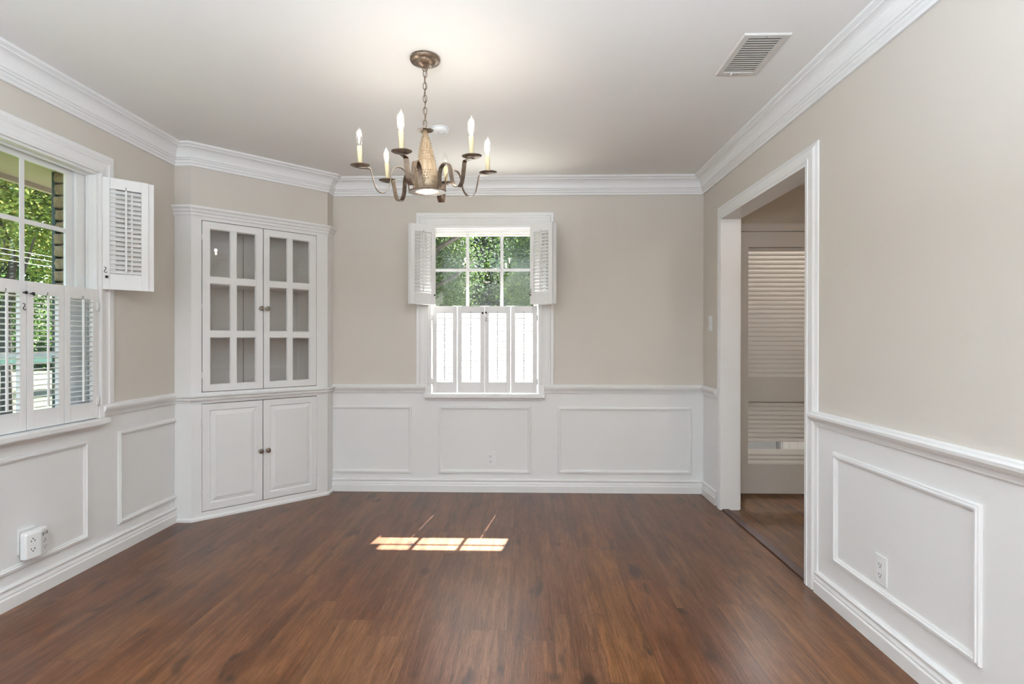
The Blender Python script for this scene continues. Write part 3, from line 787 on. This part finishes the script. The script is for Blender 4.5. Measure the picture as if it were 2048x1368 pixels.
# pierced cone body
prof = [(.0, 2.124), (.009, 2.124), (.013, 2.10), (.030, 2.03), (.041, 1.975), (.048, 1.930), (.052, 1.885), (.052, 1.852), (.050, 1.852), (.050, 1.88)]
body = MB().lathe(prof, (CX, CY, 0), 40, mat=tilt)
mb = body; random.seed(4)
def cone_r(z):
    pr = [(2.124, .009), (2.10, .013), (2.03, .030), (1.975, .041), (1.930, .048), (1.885, .052), (1.85, .052)]
    for (za, ra), (zb, rb) in zip(pr, pr[1:]):
        if zb <= z <= za: return ra+(rb-ra)*(za-z)/(za-zb)
    return .05
for row in range(17):
    z = 2.085-row*.0125
    if 9 <= row <= 11: continue
    n_ = max(10, int(cone_r(z)*2*PI/.0115))
    for i in range(n_):
        a = 2*PI*(i+.5*(row % 2))/n_; r_ = cone_r(z)
        if row > 11 and (i % 6) > 3: continue
        m4 = Matrix.Translation((CX+(r_-.0008)*math.cos(a), CY+(r_-.0008)*math.sin(a), z+random.uniform(-.001, .001))) @ Matrix.Rotation(a, 4, 'Z') @ Matrix.Rotation(PI/2, 4, 'Y')
        mb.lathe([(.0034, 0), (.0018, .0034), (.0010, .0024)], n=5, mat=tilt @ m4, smooth=False)
mb.build('cone_body', M['brass'], ch)
MB().lathe([(.050, 1.862), (.084, 1.853), (.086, 1.849), (.084, 1.845), (.054, 1.846), (.052, 1.852)], (CX, CY, 0), 12, mat=tilt, smooth=False).build('base_plate', M['bronze'], ch)
MB().lathe([(0, 1.8405), (.025, 1.8425), (.044, 1.848), (.049, 1.853), (0, 1.856)], (CX, CY, 0), 32, mat=tilt).build('downlight_lens', M['lens'], ch)
# arms
def spline(P, n=8):
    out = []
    for i in range(len(P)-1):
        p0 = P[max(i-1, 0)]; p1 = P[i]; p2 = P[i+1]; p3 = P[min(i+2, len(P)-1)]
        for k in range(n):
            t = k/n
            out.append(tuple(.5*((2*b)+(-a+c)*t+(2*a-5*b+4*c-d)*t*t+(-a+3*b-3*c+d)*t**3) for a, b, c, d in zip(p0, p1, p2, p3)))
    out.append(P[-1]); return out
armp = [(.080, zc-.094), (.083, zc-.070), (.086, zc-.035), (.096, zc-.008), (.118, zc+.007), (.142, zc+.002), (.155, zc-.020), (.160, zc-.050), (.168, zc-.082), (.184, zc-.103), (.206, zc-.106), (.223, zc-.090), (.233, zc-.058), (.240, zc-.025), (.243, zc-.010)]
armc = spline(armp)+[(.247, zc-.006), (.262, zc-.0055), (.292, zc-.0055)]
ph0 = 200.4
flame = [0, 1, 2, 3]      # arms with bent flame-tip bulbs
for kk in range(6):
    a = R(ph0+60*kk); er = Vector((math.cos(a), math.sin(a), 0)); et = Vector((-math.sin(a), math.cos(a), 0)); base = Vector((CX, CY, 0))
    mb = MB(); vs = []; wdt = .0108; thk = .0016; n_ = len(armc); ribs = [(-wdt, thk), (-wdt*.62, thk), (-wdt*.52, thk*.45), (-wdt*.42, thk), (-wdt*.05, thk*1.05), (wdt*.42, thk), (wdt*.52, thk*.45), (wdt*.62, thk), (wdt, thk), (wdt, -thk), (-wdt, -thk)]
    kr = len(ribs)
    for i, (r_, z_) in enumerate(armc):
        pr_, nx_ = armc[max(i-1, 0)], armc[min(i+1, n_-1)]
        tx, tz = nx_[0]-pr_[0], nx_[1]-pr_[1]; l_ = math.hypot(tx, tz) or 1; nx, nz = -tz/l_, tx/l_
        for w_, h_ in ribs:
            p = base+er*(r_+nx*h_)+et*w_; vs.append((p.x, p.y, z_+nz*h_))
    fs = []
    for i in range(n_-1):
        for k in range(kr): k2 = (k+1) % kr; fs.append((i*kr+k, i*kr+k2, (i+1)*kr+k2, (i+1)*kr+k))
    fs += [list(range(kr))[::-1], [(n_-1)*kr+k for k in range(kr)]]
    mb.add(vs, fs, 0, False, tilt); arm = mb.build('arm', M['bronze'], ch)
    # foot where the strap meets the base plate
    cpt = base+er*.287
    MB().lathe([(0, zc-.004), (.016, zc-.004), (.034, zc+.001), (.0415, zc+.005), (.0415, zc+.0068), (.034, zc+.003), (.014, zc-.0015), (0, zc-.0015)], (cpt.x, cpt.y, 0), 32, mat=tilt).build('drip_pan', M['bronze'], arm)
    MB().lathe([(0, zc-.001), (.0098, zc-.001), (.0098, zc+.050), (.0104, zc+.051), (.0104, zc+.084), (.0075, zc+.087), (0, zc+.087)], (cpt.x, cpt.y, 0), 18, mat=tilt).build('candle_sleeve', M['candle'], arm)
    zb = zc+.084
    hgt = .088 if kk in flame else .074
    pb_ = [(0, 0), (.0075, 0), (.0085, .006), (.0128, .016), (.0155, .028), (.0148, .040), (.0112, .053), (.0066, .064), (.0032, .073), (0, .074)]
    bend = [(0, 0)]*6+[(.0, 0)]*4
    mb = MB(); vs = []; fs = []; n_ = 18
    pts = [(r_, z_*hgt/.074 if i < 6 else z_*hgt/.074) for i, (r_, z_) in enumerate(pb_)]
    if kk in flame: pts[-2] = (.0022, hgt*.955); pts[-3] = (.0042, hgt*.86)
    for r_, z_ in pts:
        bx = .004*math.sin(max(0, (z_/hgt-.62))/.38*2.4) if kk in flame else 0
        for i in range(n_): an = 2*PI*i/n_; vs.append((cpt.x+bx+r_*math.cos(an), cpt.y+r_*math.sin(an), zb+z_))
    for t_ in range(len(pts)-1):
        for i in range(n_): i2 = (i+1) % n_; fs.append((t_*n_+i, t_*n_+i2, (t_+1)*n_+i2, (t_+1)*n_+i))
    mb.add(vs, fs, 0, True, tilt); mb.build('bulb', M['bulbglass'], arm)
    lit = kk not in (4,)
    fm = M['filament'] if kk not in (0, 4) else (M['filament_dim'] if kk == 0 else M['steel'])
    if kk == 0: MB().lathe([(0, .014), (.0025, .018), (.003, .028), (.0015, .038), (0, .040)], (cpt.x, cpt.y, zb), 10, mat=tilt).build('filament', fm, arm)
    elif lit: MB().lathe([(0, .006), (.0055, .011), (.0088, .022), (.0075, .034), (.0030, .046), (0, .050)], (cpt.x, cpt.y, zb), 14, mat=tilt).build('filament', fm, arm)
    else: MB().tube([(cpt.x-.002, cpt.y, zb+.004), (cpt.x-.003, cpt.y, zb+.024), (cpt.x+.003, cpt.y, zb+.024), (cpt.x+.002, cpt.y, zb+.004)], .0005, 5, mat=tilt).build('filament', fm, arm)
    if lit:
        pl = bpy.data.lights.new('bulb_light', 'POINT'); pl.energy = 1.0 if kk else .35; pl.color = (1, .93, .82); pl.shadow_soft_size = .012
        po = bpy.data.objects.new('bulb_light', pl); COL.objects.link(po); po.location = tilt @ Vector((cpt.x, cpt.y, zb+.056))
spt = bpy.data.lights.new('downlight', 'SPOT'); spt.energy = 14; spt.color = (1, .86, .68); spt.spot_size = R(120); spt.spot_blend = .8; spt.shadow_soft_size = .03
spo = bpy.data.objects.new('downlight', spt); COL.objects.link(spo); spo.location = (CX, CY, 1.825)

# ------------------------------------------------------------------ outlets, switch, extender
def outlet(u, z, fn, label, dark_=True):
    o = thing('wall_outlet', fn(u, z, 0), label, 'outlet')
    MB().box((u-.035, z-.057, 0), (u+.035, z+.057, .006), 0, fn, None, .003).build('plate', M['plastic'], o)
    for dz in (.0195, -.0195):
        r_ = MB().box((u-.0165, z+dz-.014, .006), (u+.0165, z+dz+.014, .0075), 0, fn, None, .0007).build('receptacle', M['plastic'], o)
        mb = MB()
        mb.box((u-.0075, z+dz-.001, .0072), (u-.0050, z+dz+.008, .0079), 0, fn); mb.box((u+.0050, z+dz-.001, .0072), (u+.0075, z+dz+.007, .0079), 0, fn)
        mb.box((u-.0025, z+dz-.009, .0072), (u+.0025, z+dz-.0045, .0079), 0, fn)
        mb.build('slots', M['dark'], r_)
    MB().box((u-.003, z-.003, .006), (u+.003, z+.003, .0072), 0, fn, None, .001).build('screw', M['plastic'], o)
    return o
outlet(-.269, .257, fB, 'white double wall outlet on the end wall under the window')
outlet(2.150, .296, fR, 'white double wall outlet on the wainscot near the doorway, right wall')
lsw = thing('light_switch', fR(4.110, 1.308, 0), 'white light switch plate between the corner and the doorway', 'light switch')
MB().box((4.075, 1.251, 0), (4.145, 1.365, .006), 0, fR, None, .003).build('plate', M['plastic'], lsw)
MB().box((4.094, 1.275, .006), (4.126, 1.341, .010), 0, fR, None, .002).build('rocker', M['plastic'], lsw)
# plug-in outlet extender: wedge with two slanted socket faces
ex = thing('outlet_extender', (xL, 2.487, .22), 'white plug-in outlet extender with USB ports on the wainscot panel', 'outlet extender')
ua, ub, uc_, za, zb = 2.400, 2.515, 2.4585, .192, .315
MB().box((ua+.005, za+.024, 0), (ub-.03, zb+.010, .006), 0, fL, None, .002).build('wall_plate', M['plastic'], ex)
mb = MB()
plan = [(ua, .018), (ua-.001, .038), (ua+.004, .0455), (uc_-.007, .0572), (uc_+.001, .0585), (uc_+.009, .0572), (ub-.004, .0455), (ub, .038), (ub, .018)]
def zsc(zz, k): return zz
vs = []
levels = [(za, .90), (za+.006, 1), (zb-.012, 1), (zb-.003, .93), (zb, .80)]
for z, k in levels:
    for u, o in plan: vs.append(fL(uc_+(u-uc_)*k, z, (.018+(o-.018)*k)))
np_ = len(plan); fs = [list(range(np_))[::-1], [(len(levels)-1)*np_+i for i in range(np_)]]
for l_ in range(len(levels)-1):
    for i in range(np_): i2 = (i+1) % np_; fs.append((l_*np_+i, l_*np_+i2, (l_+1)*np_+i2, (l_+1)*np_+i))
mb.add(vs, fs)
eb = mb.build('body', M['plastic'], ex)
MB().box((uc_-.02, za+.035, .004), (uc_+.02, zb-.035, .0185), 0, fL).build('plug_neck', M['dark'], ex)
def face(p, q_):      # local frame of a slanted face
    (u0, o0), (u1, o1) = p, q_; L_ = math.hypot(u1-u0, o1-o0); du, do = (u1-u0)/L_, (o1-o0)/L_
    return L_, (lambda a, z, h: fL(u0+du*a-do*h, z, o0+do*a+du*h))
L1, f1 = face((ua+.004, .0455), (uc_-.007, .0572))
L2, f2 = face((uc_+.009, .0572), (ub-.004, .0455))
c1 = L1*.50
for zz, s_ in ((.284, 1), (.228, -1)):
    mb = MB()
    mb.box((c1-.0085, zz-.010*s_-.0035, -.0004), (c1-.0055, zz-.010*s_+.0035, .0006), 0, f1); mb.box((c1+.0055, zz-.010*s_-.004, -.0004), (c1+.0085, zz-.010*s_+.004, .0006), 0, f1)
    mb.box((c1-.0028, zz-.0022, -.0004), (c1+.0028, zz+.0022, .0006), 0, f1)
    mb.build('socket_slots', M['dark'], ex)
c2 = L2*.52
for zz, s_ in ((.262, 1), (.218, -1)):
    mb = MB()
    mb.box((c2-.0085, zz-.010*s_-.0035, -.0004), (c2-.0060, zz-.010*s_+.0035, .0006), 0, f2); mb.box((c2+.0060, zz-.010*s_-.0035, -.0004), (c2+.0085, zz-.010*s_+.0035, .0006), 0, f2)
    mb.box((c2-.0026, zz-.002, -.0004), (c2+.0026, zz+.002, .0006), 0, f2)
    mb.build('socket_slots', M['dark'], ex)
for x, w_, h_ in ((-.016, .0026, .007), (-.001, .0014, .005), (.014, .0026, .007)): MB().box((c2+x-w_, .288-h_, -.0004), (c2+x+w_, .288+h_, .0006), 0, f2).build('usb_port', M['dark'], ex)

# ------------------------------------------------------------------ outdoors
GZ = -.42
struct(MB().box((-60, -30, GZ-.1), (-2.75, 45, GZ)).build('ground_lawn', M['grass']), 'sunlit lawn outside the side window', 'lawn')
struct(MB().box((-2.75, D+.3, GZ-.1), (30, 45, GZ)).build('ground_patio', M['concrete']), 'pale patio outside the end-wall window', 'patio')
# brick veneer with a rough reveal beside the side window
mb = MB(); random.seed(9)
xo0, xo1 = xL-.245, xL-.150
for a, b, z0, z1 in ((2.93, D+.24, GZ, 2.3), (-2, 1.92, GZ, 2.3), (1.92, 2.93, GZ, .70), (1.92, 2.93, 2.12, 2.3)): mb.box((xo0, a, z0), (xo1, b, z1))
z = .70
while z < 2.10:
    h = random.uniform(.056, .066); e = random.uniform(-.010, .004)
    bm = bmesh.new(); bmesh.ops.create_icosphere(bm, subdivisions=4, radius=1)
    for v in bm.verts:
        c = v.co; k = max(abs(c.x), abs(c.y), abs(c.z)); c2_ = c/k; c3 = c2_*.72+c*.28
        w_ = 1+.03*math.sin(c.x*5+z*40)+.03*math.sin(c.z*6+z*31+c.y*5)+.015*math.sin(c.x*17+c.z*13)
        v.co = Vector(((xo0+xo1)/2+c3.x*.054*w_, 2.930+e+c3.y*.050*w_, z+h/2+c3.z*h*.50))
    mb.add([tuple(v.co) for v in bm.verts], [[v.index for v in f.verts] for f in bm.faces], 0, True); bm.free()
    z += h+.006
# brick header over the end-wall window, outside
struct(mb.build('wall_exterior', M['brick']), 'rough tan brick edge outside the side window', 'brick wall')
hd = MB().box((BW[0]-.25, D+.145, 2.030), (BW[1]+.25, D+.199, 2.30))
M['cream'] = paint('cream_header_paint', (.50, .42, .33), .5, 40, .05)
struct(hd.build('trim_5', M['cream']), 'beige header board outside the top of the end-wall window', 'trim')
es = thing('exterior_shutter', (xL-.245, 2.99, 1.4), 'dark green shutter mounted on the brick outside the side window', 'exterior shutter')
MB().box((xL-.270, 2.892, .65), (xL-.248, 3.28, 2.085), bev=.003).build('frame', M['greenpaint'], es)
mb = MB()
for i in range(30): mb.box((xL-.277, 2.97, .74+i*.043), (xL-.269, 3.235, .772+i*.043))
mb.build('louvers', M['greenpaint'], es)
sf = MB().box((-2.98, -2, 2.135), (xL-.14, D+.4, 2.16)); sf.box((-3.01, -2, 2.105), (-2.98, D+.4, 2.30)); sf.box((xL-.30, -2, 2.09), (xL-.225, 3.0, 2.135))
struct(sf.build('roof_soffit', M['beige']), 'olive beige eave soffit above the side window, outside', 'eave')
rl = thing('porch_railing', (-4.25, 3.5, GZ), 'teal painted railing outside, seen through the lower side shutters', 'railing')
MB().box((-4.28, 1.0, .985), (-4.22, 9, 1.055), bev=.004).build('top_rail', M['teal'], rl)
for y in (1.2, 6.6, 8.9): MB().box((-4.275, y-.03, GZ), (-4.225, y+.03, .99)).build('post', M['teal'], rl)
fc = thing('backdrop_fence', (0, 9.0, GZ), 'tall white board fence added as a bright backdrop outside the end-wall window', 'fence')  # added white backdrop, keeps the view through the lower shutters bright
mb = MB()
for i in range(46): mb.box((-3.5+i*.19, 9.0, GZ), (-3.5+i*.19+.186, 9.03, 1.62))
mb.build('boards', M['fencewhite'], fc)
MB().box((-3.5, 8.96, 1.60), (5.3, 9.06, 1.64)).build('cap_rail', M['fencewhite'], fc)
hs = thing('house', (-19, 16.5, GZ), 'white house far behind the lawn, seen through the lower side shutters', 'house')
MB().box((-20.5, 14.6, GZ), (-17.2, 16.6, 1.55)).build('wall', M['housewhite'], hs)
mb = MB(); mb.add([(-20.9, 14.2, 1.5), (-16.8, 14.2, 1.5), (-16.8, 17.0, 1.5), (-20.9, 17.0, 1.5), (-20.9, 15.6, 2.3), (-16.8, 15.6, 2.3)], [(0, 3, 2, 1), (0, 1, 5, 4), (2, 3, 4, 5), (1, 2, 5), (3, 0, 4)])
mb.build('roof', M['roof'], hs)
MB().box((-18.2, 14.56, .2), (-17.6, 14.62, 1.0)).build('window', M['roof'], hs)
for i, zz in enumerate((2.10, 2.165, 2.22)):
    w_ = MB().tube([(-5.6, -1+1.2*t_, zz-.006*t_*(10-t_)*.4) for t_ in range(11)], .0032, 5).build('utility_wire', M['wire'])
    tag(w_, ['lowest of three pale utility wires across the trees', 'middle one of three pale utility wires across the trees', 'topmost of three pale utility wires across the trees'][i], 'wire', 'utility wires')

def foliage(c, rad, n, size, seed, blobs=9):
    rnd = random.Random(seed); mb = MB(); V = []; Fc = []
    bl = []
    for i in range(blobs):
        d = Vector((rnd.gauss(0, 1), rnd.gauss(0, 1), rnd.gauss(0, 1))).normalized()*rnd.uniform(.25, .72)
        bl.append((Vector((c[0]+d.x*rad[0], c[1]+d.y*rad[1], c[2]+d.z*rad[2])), rnd.uniform(.34, .55)))
    for i in range(n):
        b, k = bl[rnd.randrange(blobs)]
        d = Vector((rnd.gauss(0, 1), rnd.gauss(0, 1), rnd.gauss(0, 1))).normalized()*(rnd.random()**.4)
        p = b+Vector((d.x*rad[0]*k, d.y*rad[1]*k, d.z*rad[2]*k))
        e = Euler((rnd.uniform(-.9, .9), rnd.uniform(-.9, .9), rnd.uniform(0, 2*PI))).to_matrix(); s_ = size*rnd.uniform(.6, 1.3)
        q4 = [Vector((-.5, 0, 0)), Vector((0, -.32, .06)), Vector((.5, 0, 0)), Vector((0, .32, .06))]
        k0 = len(V); V += [tuple(p+e @ (w*s_)) for w in q4]; Fc.append((k0, k0+1, k0+2, k0+3))
    mb.v = V; mb.f = Fc; mb.mi = [0]*len(Fc); mb.sm = [False]*len(Fc)
    return mb
def tree(x, y, h, rad, seed, leaf, label, n=9000, size=.16, cz=None, tr=.13, group='trees outside the windows'):
    t = thing('tree', (x, y, GZ), label, 'tree', group)
    rnd = random.Random(seed); cz = cz or h*.62
    pts = [(x+rnd.uniform(-.05, .05)*i, y+rnd.uniform(-.05, .05)*i, GZ+h*.8*i/6) for i in range(7)]
    mb = MB(); mb.tube(pts, [tr*(1-.11*i) for i in range(7)], 9)
    for k in range(5):
        i = 2+k % 4; a = rnd.uniform(0, 2*PI); p = Vector(pts[i]); d = Vector((math.cos(a), math.sin(a), .55))
        mb.tube([p, p+d*rad[0]*.35, p+d*rad[0]*.6+Vector((0, 0, .15))], [tr*.45, tr*.3, tr*.12], 6)
    mb.build('trunk', M['bark'], t)
    foliage((x, y, GZ+cz), rad, n, size, seed).build('foliage', M[leaf], t, recalc=False)
    return t
tree(-8.6, 8.9, 7.5, (2.9, 2.5, 3.0), 1, 'leaf_light', 'yellowing leafy tree nearest the side window, beside the brick edge', 46000, .078, 4.3, .085)
tree(-13.4, 13.2, 9, (3.2, 2.8, 3.6), 2, 'leaf_mid', 'tall green tree right of the muntin, behind the yellowing tree', 30000, .11, 4.6)
tree(-13.6, 7.2, 8.5, (2.6, 2.6, 3.4), 3, 'leaf_light', 'yellowing tree at the outer edge of the side window', 36000, .09, 4.4, .09)
tree(-21, 19.5, 10, (3.9, 3.9, 4.6), 5, 'leaf_mid', 'large green tree farthest across the lawn', 16000, .2, 4.6)
tree(-21.5, 10.8, 10, (4.0, 4.0, 4.6), 7, 'leaf_dark', 'dark green tree at the back of the lawn', 16000, .2, 4.4)
tree(-12.5, 20.5, 10, (3.8, 3.8, 4.6), 8, 'leaf_dark', 'dark tree just beyond the green exterior shutter', 16000, .2, 4.4)
tree(-2.0, 11.6, 6.6, (1.75, 1.7, 2.8), 11, 'leaf_dark', 'dark green tree behind the left panes of the end-wall window', 42000, .058, 3.3)
tree(.9, 15.0, 7.2, (2.5, 1.9, 3.2), 12, 'leaf_dark', 'dark green tree behind the middle and right panes of the end-wall window', 42000, .075, 3.6)
hg = foliage((-1.5, 19.5, 2.6), (7.5, 1.8, 5.0), 70000, .15, 21, 60).build('hedge', M['leaf_dark'], None, recalc=False)
tag(hg, 'dense dark hedge behind the trees beyond the white backdrop fence', 'hedge', None, 'stuff')
hg = foliage((-28, 34.5, .9), (5.0, 11, 3.4), 40000, .24, 22, 46).build('shrubbery', M['leaf_mid'], None, recalc=False)
tag(hg, 'green shrubbery along the far side of the lawn', 'shrubs', None, 'stuff')
